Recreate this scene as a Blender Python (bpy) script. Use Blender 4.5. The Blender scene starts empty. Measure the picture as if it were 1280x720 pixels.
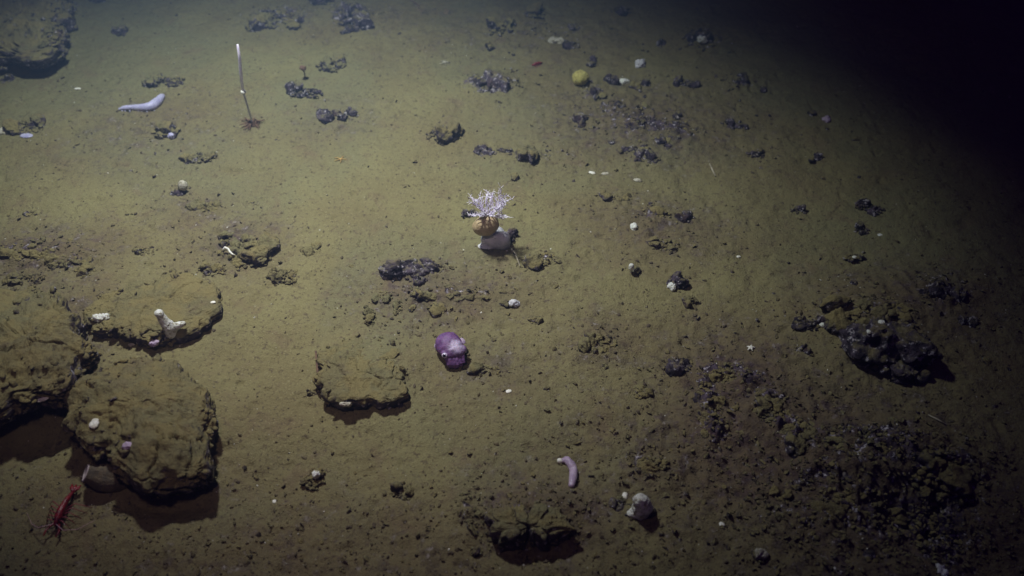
import bpy, bmesh, math, random
import numpy as np
from mathutils import Vector, Matrix

# ------------------------------------------------------------------ camera, world, lamps, exposure
S = bpy.context.scene
COL = S.collection
random.seed(7); RNG = np.random.default_rng(11)
CAM_Z = 2.2; PITCH = math.radians(45); W, H = 1280.0, 720.0
FPX = (W/2)/math.tan(math.radians(30))
cam = bpy.data.cameras.new('camera'); cam_o = bpy.data.objects.new('camera', cam); COL.objects.link(cam_o)
cam.sensor_width = 36; cam.lens = 18/math.tan(math.radians(30)); cam.clip_end = 300; cam.clip_start = 0.02
cam_o.location = (0, 0, CAM_Z); cam_o.rotation_euler = (math.radians(90)-PITCH, 0, 0)
cam.dof.use_dof = True; cam.dof.focus_distance = 3.0; cam.dof.aperture_fstop = 1.6
S.camera = cam_o
S.render.resolution_x = 1024; S.render.resolution_y = 576

world = bpy.data.worlds.new("World"); S.world = world; world.use_nodes = True
bg = world.node_tree.nodes['Background']; bg.inputs[0].default_value = (0.50, 0.10, 1.0, 1); bg.inputs[1].default_value = 0.060

def spot(name, loc, target, energy, size_deg, blend, color, radius):
    l = bpy.data.lights.new(name, 'SPOT'); l.energy = energy; l.spot_size = math.radians(size_deg); l.spot_blend = blend
    l.color = color; l.shadow_soft_size = radius
    o = bpy.data.objects.new(name, l); COL.objects.link(o); o.location = loc
    o.rotation_euler = (Vector(target)-Vector(loc)).to_track_quat('-Z', 'Y').to_euler()
    return o
# the diving vehicle's lamps, carried above the frame
spot('vehicle_lamp_main', (-1.0, 2.95, 2.9), (-0.76, 2.84, 0), 1110, 85, 1.0, (1.0, .80, 0.90), 0.11).scale = (.80, 1.08, 1.0)
spot('vehicle_lamp_second', (-0.5, 0.6, 2.6), (-0.65, 2.9, 0), 92, 80, 1.0, (1.0, 0.56, 0.64), 0.12)

S.view_settings.view_transform = 'Standard'; S.view_settings.look = 'None'
S.view_settings.exposure = 0.0; S.view_settings.gamma = 1.0

# ------------------------------------------------------------------ noise in numpy
def _hash(ix, iy, iz, seed):
    n = (ix.astype(np.int64)*374761393 + iy.astype(np.int64)*668265263 + iz.astype(np.int64)*2147483647 + seed*1274126177) & 0xffffffff
    n = ((n ^ (n >> 13))*1274126177) & 0xffffffff
    n = (n ^ (n >> 16)) & 0xffffffff
    n = (n*2246822519) & 0xffffffff
    n = n ^ (n >> 15)
    return n.astype(np.float64)/4294967295.0*2-1
def vnoise(p, seed=0):
    i = np.floor(p); f = p-i; u = f*f*f*(f*(f*6-15)+10); i = i.astype(np.int64)
    r = 0
    for dx in (0, 1):
        wx = u[..., 0] if dx else 1-u[..., 0]
        for dy in (0, 1):
            wy = u[..., 1] if dy else 1-u[..., 1]
            for dz in (0, 1):
                wz = u[..., 2] if dz else 1-u[..., 2]
                r = r + wx*wy*wz*_hash(i[..., 0]+dx, i[..., 1]+dy, i[..., 2]+dz, seed)
    return r
def fbm(p, scale, octaves=4, seed=0, ridged=False, gain=0.5):
    a = 1; t = 0; s = 0; q = p*scale
    for k in range(octaves):
        n = vnoise(q + k*17.3, seed+k)
        if ridged: n = 1-2*np.abs(n)
        t = t+a*n; s += a; a *= gain; q = q*2.03
    return t/s
def sstep(a, b, x):
    t = np.clip((x-a)/(b-a), 0, 1); return t*t*(3-2*t)

# ------------------------------------------------------------------ picture point -> ray
FW = np.array([0, math.cos(PITCH), -math.sin(PITCH)]); UP = np.array([0, math.sin(PITCH), math.cos(PITCH)])
def ray(px, py):
    return FW + np.array([1.0, 0, 0])*(px-W/2)/FPX + UP*(H/2-py)/FPX
def at0(px, py, z=0.0):
    d = ray(px, py); t = (z-CAM_Z)/d[2]; return np.array([d[0]*t, d[1]*t, z])
def mpp(p):     # metres per picture point at a place
    return float(np.dot(np.array(p)-np.array([0, 0, CAM_Z]), FW))/FPX

# ------------------------------------------------------------------ the seabed's relief
BUMPS = []      # (x, y, sx, sy, h)
def bump_at(px, py, wpx, hpx, h):
    p = at0(px, py); s = mpp(p); BUMPS.append((p[0], p[1], wpx*s/2, hpx*s/2*1.3, h))
for a in [(45, 400, 170, 150, .05), (190, 380, 200, 110, .02), (175, 500, 210, 150, .04), (50, 545, 90, 50, -.06), (450, 455, 130, 90, .035), (1090, 400, 190, 110, .05),
          (610, 290, 90, 50, .012), (40, 20, 130, 70, .04), (320, 160, 150, 60, -.012), (930, 500, 170, 110, .035), (1110, 570, 240, 110, .05), (670, 640, 130, 60, .035),
          (670, 688, 90, 24, -.05), (60, 320, 150, 40, .02), (310, 310, 80, 50, .018), (560, 375, 110, 30, .014), (515, 335, 80, 30, .015), (745, 425, 70, 50, .012),
          (820, 590, 80, 50, .014), (620, 100, 90, 50, .012), (780, 150, 230, 90, .02), (355, 25, 90, 50, .015), (1160, 640, 150, 70, -.10), (1250, 700, 150, 70, -.12),
          (205, 628, 120, 30, -.045), (400, 20, 200, 60, .02), (210, 520, 120, 90, .02), (820, 290, 120, 50, .012)]:
    bump_at(*a)
_c = at0(330, 150); FUR = (_c[0], _c[1], 0.36)
# zones of rough, stony bottom; wide lower-edge ones also paint in warm lamp tone (px, py, rx, ry, strength)
ZONES = []
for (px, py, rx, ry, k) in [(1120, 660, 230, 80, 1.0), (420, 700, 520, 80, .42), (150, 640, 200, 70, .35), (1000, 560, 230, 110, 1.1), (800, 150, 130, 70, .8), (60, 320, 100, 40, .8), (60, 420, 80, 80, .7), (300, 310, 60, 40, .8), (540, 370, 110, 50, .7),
                            (450, 20, 150, 40, .5), (680, 650, 110, 60, .8), (820, 580, 60, 40, .7), (830, 280, 90, 50, .6), (750, 430, 60, 40, .6), (240, 270, 60, 40, .5),
                            (1150, 380, 140, 60, .7), (930, 480, 110, 80, 1.0), (180, 160, 120, 70, .4), (650, 40, 150, 60, .5), (420, 150, 70, 40, .4), (610, 460, 80, 40, .4)]:
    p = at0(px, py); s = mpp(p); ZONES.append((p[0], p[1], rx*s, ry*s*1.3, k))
def zone(x, y):
    z = 0
    for (cx, cy, sx, sy, k) in ZONES: z = np.maximum(z, k*np.exp(-(((x-cx)/sx)**2+((y-cy)/sy)**2)))
    return z
CRUST = []
for (px, py, rx, ry, k) in [(1100, 630, 190, 70, .45), (1120, 575, 110, 30, .6), (885, 500, 11, 34, 1), (892, 532, 12, 18, 1), (905, 466, 24, 10, 1), (935, 478, 17, 13, .9), (960, 508, 16, 18, 1), (975, 528, 12, 14, 1), (998, 547, 18, 20, 1),
        (1075, 545, 55, 9, .8), (1115, 562, 36, 16, .9), (1175, 585, 42, 22, 1), (1020, 600, 40, 20, .6), (1090, 640, 60, 30, .7), (960, 640, 30, 30, .5), (1180, 640, 50, 40, .9),
        (345, 25, 34, 14, .8), (440, 22, 22, 20, 1), (60, 20, 30, 30, .9), (20, 50, 30, 25, .7), (75, 60, 16, 14, .8), (800, 155, 34, 20, .8), (770, 140, 40, 26, .5), (842, 162, 16, 12, .9),
        (740, 110, 14, 18, .7), (615, 104, 34, 15, .9), (930, 100, 22, 12, .6), (885, 50, 26, 16, .6), (820, 268, 26, 12, .5), (675, 327, 22, 11, .6), (515, 340, 32, 12, .6), (40, 420, 26, 30, .6),
        (70, 450, 16, 20, .6), (30, 318, 60, 10, .5), (90, 335, 40, 12, .5), (310, 318, 28, 20, .4), (650, 660, 50, 22, .7), (585, 640, 12, 30, .5), (560, 372, 50, 9, .5), (850, 460, 18, 14, .6),
        (1085, 400, 40, 20, .6), (1180, 370, 30, 22, .7), (655, 192, 60, 12, .4), (550, 168, 20, 18, .4), (700, 40, 60, 20, .4), (800, 585, 40, 24, .4)]:
    p = at0(px, py); q = mpp(p); CRUST.append((p[0], p[1], rx*q*1.25, ry*q*1.6, k))
def crust(x, y):
    z = 0
    for (cx, cy, sx, sy, k) in CRUST: z = np.maximum(z, k*np.exp(-(((x-cx)/sx)**2+((y-cy)/sy)**2)))
    return z
def height(x, y, fine=True):
    x = np.asarray(x, float); y = np.asarray(y, float)
    p = np.stack([x, y, np.zeros_like(x)], -1)
    z = 0.035*fbm(p, 1.1, 3, 5)
    for (cx, cy, sx, sy, h) in BUMPS: z = z + h*np.exp(-(((x-cx)/sx)**2+((y-cy)/sy)**2))
    r = np.hypot(x-FUR[0], (y-FUR[1]))
    an = np.arctan2(y-FUR[1], x-FUR[0])
    z = z - 0.022*np.exp(-((r-FUR[2]-.02*np.sin(3*an))/0.014)**2)*sstep(.2, -.2, np.sin(an))*(0.5+0.8*vnoise(p*9, 3))
    z = z - 0.08*sstep(1.6, 3.4, x)
    if fine:
        zn = zone(x, y)
        z = z + 0.012*fbm(p, 5.5, 3, 21) + .004*fbm(p, 14, 2, 24) + (.032*crust(x, y))*np.maximum(0, .25+fbm(p, 22, 4, 55, ridged=True)) + (0.0028+0.009*zn)*fbm(p, 26, 4, 31, gain=.6)
        z = z + (0.0010+0.012*zn)*np.maximum(0, fbm(p, 19, 3, 77, ridged=True)-0.05)
        pit = np.maximum(0, vnoise(p*34, 91)-0.62)*0.02 + np.maximum(0, vnoise(p*21+5, 92)-0.7)*0.03
        z = z - pit
    return z
def at(px, py, lift=0.0):
    d = ray(px, py); z = 0.0
    for _ in range(14):
        t = (z+lift-CAM_Z)/d[2]; x = d[0]*t; y = d[1]*t; z = 0.6*float(height(x, y))+0.4*z
    return np.array([x, y, float(height(x, y))])

# ------------------------------------------------------------------ mesh helpers
def link_mesh(name, V, F, m, parent=None, smooth=True):
    me = bpy.data.meshes.new(name)
    V = np.asarray(V, np.float32)
    if isinstance(F, np.ndarray):
        k = F.shape[1]; n = len(F)
        me.vertices.add(len(V)); me.vertices.foreach_set('co', V.ravel())
        me.loops.add(n*k); me.loops.foreach_set('vertex_index', F.astype(np.int32).ravel())
        me.polygons.add(n); me.polygons.foreach_set('loop_start', (np.arange(n)*k).astype(np.int32))
        me.update(calc_edges=True); me.validate()
    else:
        me.from_pydata([tuple(v) for v in V.tolist()], [], F)
    me.polygons.foreach_set('use_smooth', [smooth]*len(me.polygons)); me.update()
    for q in (m if isinstance(m, (list, tuple)) else [m]): me.materials.append(q)
    o = bpy.data.objects.new(name, me); COL.objects.link(o)
    if parent: o.parent = parent
    return o
def tag(o, label, cat, group=None):
    o['label'] = label; o['category'] = cat
    if group: o['group'] = group
    return o
def thing(name, label, cat, loc, group=None):
    o = bpy.data.objects.new(name, None); COL.objects.link(o); o.location = tuple(loc); o.empty_display_size = .05
    return tag(o, label, cat, group)
_ico = {}
def ico(sub):
    if sub not in _ico:
        bm = bmesh.new(); bmesh.ops.create_icosphere(bm, subdivisions=sub, radius=1)
        _ico[sub] = (np.array([v.co[:] for v in bm.verts]), np.array([[v.index for v in f.verts] for f in bm.faces])); bm.free()
    return _ico[sub]
class MB:
    def __init__(s): s.V = []; s.F = []; s.n = 0
    def add(s, V, F):
        s.V.append(np.asarray(V, float)); s.F.append(np.asarray(F)+s.n); s.n += len(V)
    def tube(s, pts, rad, k=6):
        P = np.asarray(pts, float); n = len(P); rad = np.asarray(rad, float)*np.ones(n)
        T = np.gradient(P, axis=0); T /= np.linalg.norm(T, axis=1)[:, None]+1e-9
        ref = np.array([0.31, .17, .93]) if abs(T[0] @ np.array([0.31, .17, .93])) < .9 else np.array([1., 0, 0])
        A = np.cross(T, ref); A /= np.linalg.norm(A, axis=1)[:, None]+1e-9; B = np.cross(T, A)
        th = np.arange(k)*2*np.pi/k
        V = P[:, None]+rad[:, None, None]*(np.cos(th)[None, :, None]*A[:, None]+np.sin(th)[None, :, None]*B[:, None])
        V = V.reshape(-1, 3); F = []
        for i in range(n-1):
            for j in range(k):
                a = i*k+j; b = i*k+(j+1) % k; F += [(a, b, b+k), (a, b+k, a+k)]
        V = np.vstack([V, P[0]-T[0]*rad[0]*.6, P[-1]+T[-1]*rad[-1]*.6]); c0 = n*k; c1 = c0+1
        for j in range(k): F += [(c0, (j+1) % k, j), (c1, (n-1)*k+j, (n-1)*k+(j+1) % k)]
        s.add(V, F)
    def ball(s, c, r, sub=3, rot=None):
        V, F = ico(sub); V = V*np.asarray(r)*np.ones(3)
        if rot is not None: V = V @ np.array(rot).T
        s.add(V+np.asarray(c), F)
    def lathe(s, prof, k=32, c=(0, 0, 0), wob=0, seed=0):
        prof = np.array(prof, float); n = len(prof); th = np.arange(k)*2*np.pi/k
        R = prof[:, 0][:, None]*(1+wob*np.sin(3*th+seed)[None]+wob*.6*np.sin(5*th+2*seed)[None]*np.ones((n, 1)))
        V = np.stack([R*np.cos(th), R*np.sin(th), prof[:, 1][:, None]*np.ones((1, k))], -1).reshape(-1, 3)
        F = []
        for i in range(n-1):
            for j in range(k):
                a = i*k+j; b = i*k+(j+1) % k; F += [(a, b, b+k), (a, b+k, a+k)]
        s.add(V+np.asarray(c), F)
    def arrays(s): return np.vstack(s.V), np.vstack(s.F)
    def build(s, name, m, parent=None, smooth=True):
        V, F = s.arrays(); return link_mesh(name, V, F, m, parent, smooth)
def rough(V, amp, scale, seed=0, octv=4, ridged=False, c=None):
    V = np.asarray(V); c = V.mean(0) if c is None else c
    d = V-c; d = d/(np.linalg.norm(d, axis=1)[:, None]+1e-9)
    return V+d*(amp*fbm(V, scale, octv, seed, ridged))[:, None]
def remeshed(V, F, voxel, smooth_it=4):
    """one continuous skin over overlapping shapes"""
    me = bpy.data.meshes.new('tmp'); me.from_pydata([tuple(v) for v in V], [], [tuple(f) for f in F.tolist()])
    o = bpy.data.objects.new('tmp', me); COL.objects.link(o)
    md = o.modifiers.new('r', 'REMESH'); md.mode = 'VOXEL'; md.voxel_size = voxel
    ms = o.modifiers.new('s', 'SMOOTH'); ms.factor = .5; ms.iterations = smooth_it
    dg = bpy.context.evaluated_depsgraph_get(); ev = o.evaluated_get(dg); m2 = ev.to_mesh()
    V2 = np.array([v.co[:] for v in m2.vertices]); F2 = [tuple(p.vertices) for p in m2.polygons]
    ev.to_mesh_clear(); bpy.data.objects.remove(o); bpy.data.meshes.remove(me)
    return V2, F2

# ------------------------------------------------------------------ materials
def newmat(name):
    m = bpy.data.materials.new(name); m.use_nodes = True; nt = m.node_tree
    return m, nt, nt.nodes, nt.links, nt.nodes['Principled BSDF']
def noise_n(nt, vec, scale, detail=4, rgh=.6, dist=0):
    n = nt.nodes.new('ShaderNodeTexNoise'); n.inputs['Scale'].default_value = scale; n.inputs['Detail'].default_value = detail
    n.inputs['Roughness'].default_value = rgh; n.inputs['Distortion'].default_value = dist
    nt.links.new(vec, n.inputs['Vector']); return n.outputs['Fac']
def ramp(nt, fac, a, b):
    n = nt.nodes.new('ShaderNodeMapRange'); n.interpolation_type = 'SMOOTHSTEP'; n.inputs[1].default_value = a; n.inputs[2].default_value = b
    nt.links.new(fac, n.inputs[0]); return n.outputs[0]
def mix(nt, fac, a, b):
    n = nt.nodes.new('ShaderNodeMix'); n.data_type = 'RGBA'
    if isinstance(fac, (int, float)): n.inputs[0].default_value = fac
    else: nt.links.new(fac, n.inputs[0])
    for s, v in ((6, a), (7, b)):
        if isinstance(v, tuple): n.inputs[s].default_value = (*v, 1)
        else: nt.links.new(v, n.inputs[s])
    return n.outputs[2]
def math_n(nt, op, a, b):
    n = nt.nodes.new('ShaderNodeMath'); n.operation = op
    for i, v in ((0, a), (1, b)):
        if isinstance(v, (int, float)): n.inputs[i].default_value = v
        else: nt.links.new(v, n.inputs[i])
    return n.outputs[0]
def bump_n(nt, h, strength, dist):
    n = nt.nodes.new('ShaderNodeBump'); n.inputs['Strength'].default_value = strength; n.inputs['Distance'].default_value = dist
    nt.links.new(h, n.inputs['Height']); return n.outputs[0]
def mud_color(nt, pos):
    a = mix(nt, ramp(nt, noise_n(nt, pos, 2.2, 5, .6), .35, .65), MUD1, MUD2)
    a = mix(nt, math_n(nt, 'MULTIPLY', ramp(nt, noise_n(nt, pos, .9, 4, .6, .6), .45, .62), .6), a, (.160, .156, .082))
    b = mix(nt, math_n(nt, 'MULTIPLY', ramp(nt, noise_n(nt, pos, 9, 5, .65, .5), .52, .72), .55), a, MUD3)
    c = mix(nt, math_n(nt, 'MULTIPLY', ramp(nt, noise_n(nt, pos, 75, 3, .6), .55, .68), .75), b, (.085, .062, .040))
    d = mix(nt, math_n(nt, 'MULTIPLY', ramp(nt, noise_n(nt, pos, 160, 2, .6), .60, .70), .5), c, (.33, .29, .15))
    return d
MUD1, MUD2, MUD3 = (.205, .180, .082), (.175, .145, .068), (.155, .110, .066)

def rock_tone(nt, pos):
    r = mix(nt, ramp(nt, noise_n(nt, pos, 22, 5, .7), .38, .66), (.014, .008, .017), (.105, .078, .108))
    r = mix(nt, math_n(nt, 'MULTIPLY', ramp(nt, noise_n(nt, pos, 48, 4, .7), .56, .64), .9), r, (.50, .46, .50))
    return mix(nt, math_n(nt, 'MULTIPLY', ramp(nt, noise_n(nt, pos, 13, 3, .6), .58, .7), .5), r, (.085, .040, .030))

def mat_seabed():
    m, nt, N, L, P = newmat('seabed_mud'); g = N.new('ShaderNodeNewGeometry'); pos = g.outputs['Position']
    c = mud_color(nt, pos)
    at_ = N.new('ShaderNodeAttribute'); at_.attribute_name = 'stony'
    rock = rock_tone(nt, pos)
    f = math_n(nt, 'MULTIPLY', at_.outputs['Fac'], ramp(nt, noise_n(nt, pos, 17, 6, .72, .3), .50, .62))
    c = mix(nt, math_n(nt, 'MINIMUM', f, .8), c, rock)
    c = mix(nt, math_n(nt, 'MULTIPLY', ramp(nt, noise_n(nt, pos, 28, 6, .75, .4), .56, .70), .45), c, (.07, .045, .04))
    c = mix(nt, math_n(nt, 'MULTIPLY', at_.outputs['Fac'], .72), c, mix(nt, ramp(nt, noise_n(nt, pos, 30, 4, .65), .4, .62), (.110, .072, .050), (.070, .044, .044)))  # brown of stony ground; along the lower edge it also paints warm lamplight
    a2 = N.new('ShaderNodeAttribute'); a2.attribute_name = 'crust'
    k2 = math_n(nt, 'ADD', a2.outputs['Fac'], math_n(nt, 'MULTIPLY', math_n(nt, 'SUBTRACT', noise_n(nt, pos, 24, 6, .75, .3), .5), 2.6))
    c = mix(nt, math_n(nt, 'MULTIPLY', math_n(nt, 'MULTIPLY', ramp(nt, k2, .50, .72), ramp(nt, a2.outputs['Fac'], .12, .35)), .92), c, rock)
    L.new(c, P.inputs['Base Color']); P.inputs['Roughness'].default_value = .95; P.inputs['Specular IOR Level'].default_value = .15
    h = math_n(nt, 'ADD', noise_n(nt, pos, 45, 5, .7), math_n(nt, 'MULTIPLY', noise_n(nt, pos, 150, 3, .7), .5))
    L.new(bump_n(nt, h, .8, .012), P.inputs['Normal']); return m
def mat_rock(name, lo, hi, mudmix=1.0):
    """dark crusted stone with mud settled on whatever faces upward"""
    m, nt, N, L, P = newmat(name); g = N.new('ShaderNodeNewGeometry'); pos = g.outputs['Position']
    sep = N.new('ShaderNodeSeparateXYZ'); L.new(g.outputs['Normal'], sep.inputs[0])
    k = math_n(nt, 'ADD', sep.outputs[2], math_n(nt, 'MULTIPLY', math_n(nt, 'SUBTRACT', noise_n(nt, pos, 28, 5, .7), .5), 1.6))
    dust = math_n(nt, 'MULTIPLY', ramp(nt, k, lo, hi), mudmix)
    silt = mix(nt, math_n(nt, 'MULTIPLY', ramp(nt, noise_n(nt, pos, 12, 4, .6), .4, .6), .45), mud_color(nt, pos), (.285, .222, .080))
    c = mix(nt, dust, rock_tone(nt, pos), silt)
    L.new(c, P.inputs['Base Color']); P.inputs['Specular IOR Level'].default_value = .3
    L.new(math_n(nt, 'ADD', math_n(nt, 'MULTIPLY', dust, .3), .62), P.inputs['Roughness'])
    h = math_n(nt, 'ADD', noise_n(nt, pos, 55, 5, .75), math_n(nt, 'MULTIPLY', noise_n(nt, pos, 120, 4, .75), .6))
    L.new(bump_n(nt, h, 1.0, .013), P.inputs['Normal']); return m
def mat_skin(name, c1, c2, scale=40, sss=0.2, rgh=.5, c3=None, bumpd=.003, s3=150):
    m, nt, N, L, P = newmat(name); tc = N.new('ShaderNodeTexCoord'); pos = tc.outputs['Object']
    c = mix(nt, ramp(nt, noise_n(nt, pos, scale, 4, .6), .4, .65), c1, c2)
    if c3: c = mix(nt, ramp(nt, noise_n(nt, pos, s3, 2, .5), .56, .64), c, c3)
    L.new(c, P.inputs['Base Color']); P.inputs['Roughness'].default_value = rgh
    P.inputs['Subsurface Weight'].default_value = sss; P.inputs['Subsurface Radius'].default_value = (.6, .5, .8); P.inputs['Subsurface Scale'].default_value = .01
    L.new(bump_n(nt, noise_n(nt, pos, scale*3, 3, .6), .7, bumpd), P.inputs['Normal']); return m
M = {}
M['mud'] = mat_seabed()
M['rock_dusty'] = mat_rock('mud_covered_rock', .05, .55)
M['rock_half'] = mat_rock('half_bare_rock', .18, .70)
M['rock_mid'] = mat_rock('patchy_crust', .1, .9)
M['rock_bare'] = mat_rock('bare_crust_rock', .62, 1.2, .85)
M['lilac'] = mat_skin('lilac_skin', (.42, .40, .55), (.32, .30, .45), 30, .4, .45)
M['violet'] = mat_skin('violet_skin', (.42, .33, .42), (.32, .24, .34), 30, .4, .5)
M['white'] = mat_skin('white_sponge', (.66, .66, .60), (.46, .45, .39), 45, .3, .8, c3=(.30, .27, .18), bumpd=.010, s3=95)
M['pale'] = mat_skin('pale_sponge', (.46, .43, .34), (.28, .25, .18), 45, .2, .85, c3=(.18, .15, .09), bumpd=.010, s3=95)
M['bone'] = mat_skin('shell_white', (.72, .70, .62), (.55, .52, .42), 50, .1, .5)
M['yellow'] = mat_skin('yellow_sponge', (.46, .41, .12), (.34, .29, .08), 60, .2, .85, c3=(.22, .17, .06), bumpd=.012, s3=110)
M['tan'] = mat_skin('tan_skin', (.46, .35, .20), (.34, .25, .13), 60, .15, .6, c3=(.44, .34, .19), bumpd=.004)
M['grey'] = mat_skin('grey_shell', (.56, .55, .56), (.38, .37, .40), 30, .1, .7, bumpd=.005)
M['tentacle'] = mat_skin('tentacle_skin', (.84, .78, .90), (.74, .68, .84), 60, .3, .5)
M['red'] = mat_skin('red_shell', (.20, .009, .014), (.08, .006, .012), 60, .1, .35)
M['redleg'] = mat_skin('red_leg', (.22, .03, .04), (.16, .015, .03), 60, 0, .4)
M['whisker'] = mat_skin('whisker', (.45, .28, .30), (.35, .2, .25), 60, 0, .5)
M['brown'] = mat_skin('brown_tuft', (.15, .085, .05), (.09, .05, .035), 90, 0, .9)
M['stem'] = mat_skin('glassy_stem', (.62, .62, .56), (.50, .50, .46), 90, .2, .4)
M['vase'] = mat_skin('vase_sponge', (.12, .09, .05), (.07, .055, .035), 40, .2, .75, bumpd=.006)
M['vase_in'] = mat_skin('vase_inside', (.07, .045, .035), (.05, .03, .025), 40, 0, .9)
M['vase_lip'] = mat_skin('vase_lip', (.36, .30, .30), (.28, .23, .23), 40, .2, .75)
M['twig'] = mat_skin('twig', (.40, .36, .26), (.26, .22, .15), 60, 0, .8)
M['orange'] = mat_skin('orange_arm', (.42, .28, .08), (.36, .20, .06), 60, 0, .7)
M['blackeye'] = mat_skin('pupil', (.006, .004, .008), (.01, .006, .012), 60, 0, .1)
M['eyering'] = mat_skin('eye_ring', (.58, .50, .62), (.44, .38, .52), 60, .1, .3)
M['crumb'] = mat_skin('mud_crumb', (.075, .055, .035), (.14, .115, .055), 4, 0, .95)

# ------------------------------------------------------------------ seabed, one sheet
def axis(a, b, d, far):
    core = np.arange(a, b+1e-6, d); lo = []; hi = []; s = d; x = a
    while x > -far: s *= 1.16; x -= s; lo.append(x)
    s = d; x = b
    while x < far: s *= 1.16; x += s; hi.append(x)
    return np.array(lo[::-1]+list(core)+hi)
xs = axis(-2.85, 2.75, .0065, 40); ys = axis(.95, 4.6, .0065, 40)
X, Y = np.meshgrid(xs, ys); Z = height(X, Y)
nx, ny = len(xs), len(ys)
idx = np.arange(nx*ny).reshape(ny, nx)
F = np.stack([idx[:-1, :-1], idx[:-1, 1:], idx[1:, 1:], idx[1:, :-1]], -1).reshape(-1, 4)
ground = link_mesh('seabed', np.stack([X, Y, Z], -1).reshape(-1, 3), F, M['mud'])
ground['kind'] = 'structure'
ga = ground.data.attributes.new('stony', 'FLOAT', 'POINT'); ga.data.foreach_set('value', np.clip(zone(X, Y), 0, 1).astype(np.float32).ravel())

gc = ground.data.attributes.new('crust', 'FLOAT', 'POINT'); gc.data.foreach_set('value', crust(X, Y).astype(np.float32).ravel())

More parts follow.
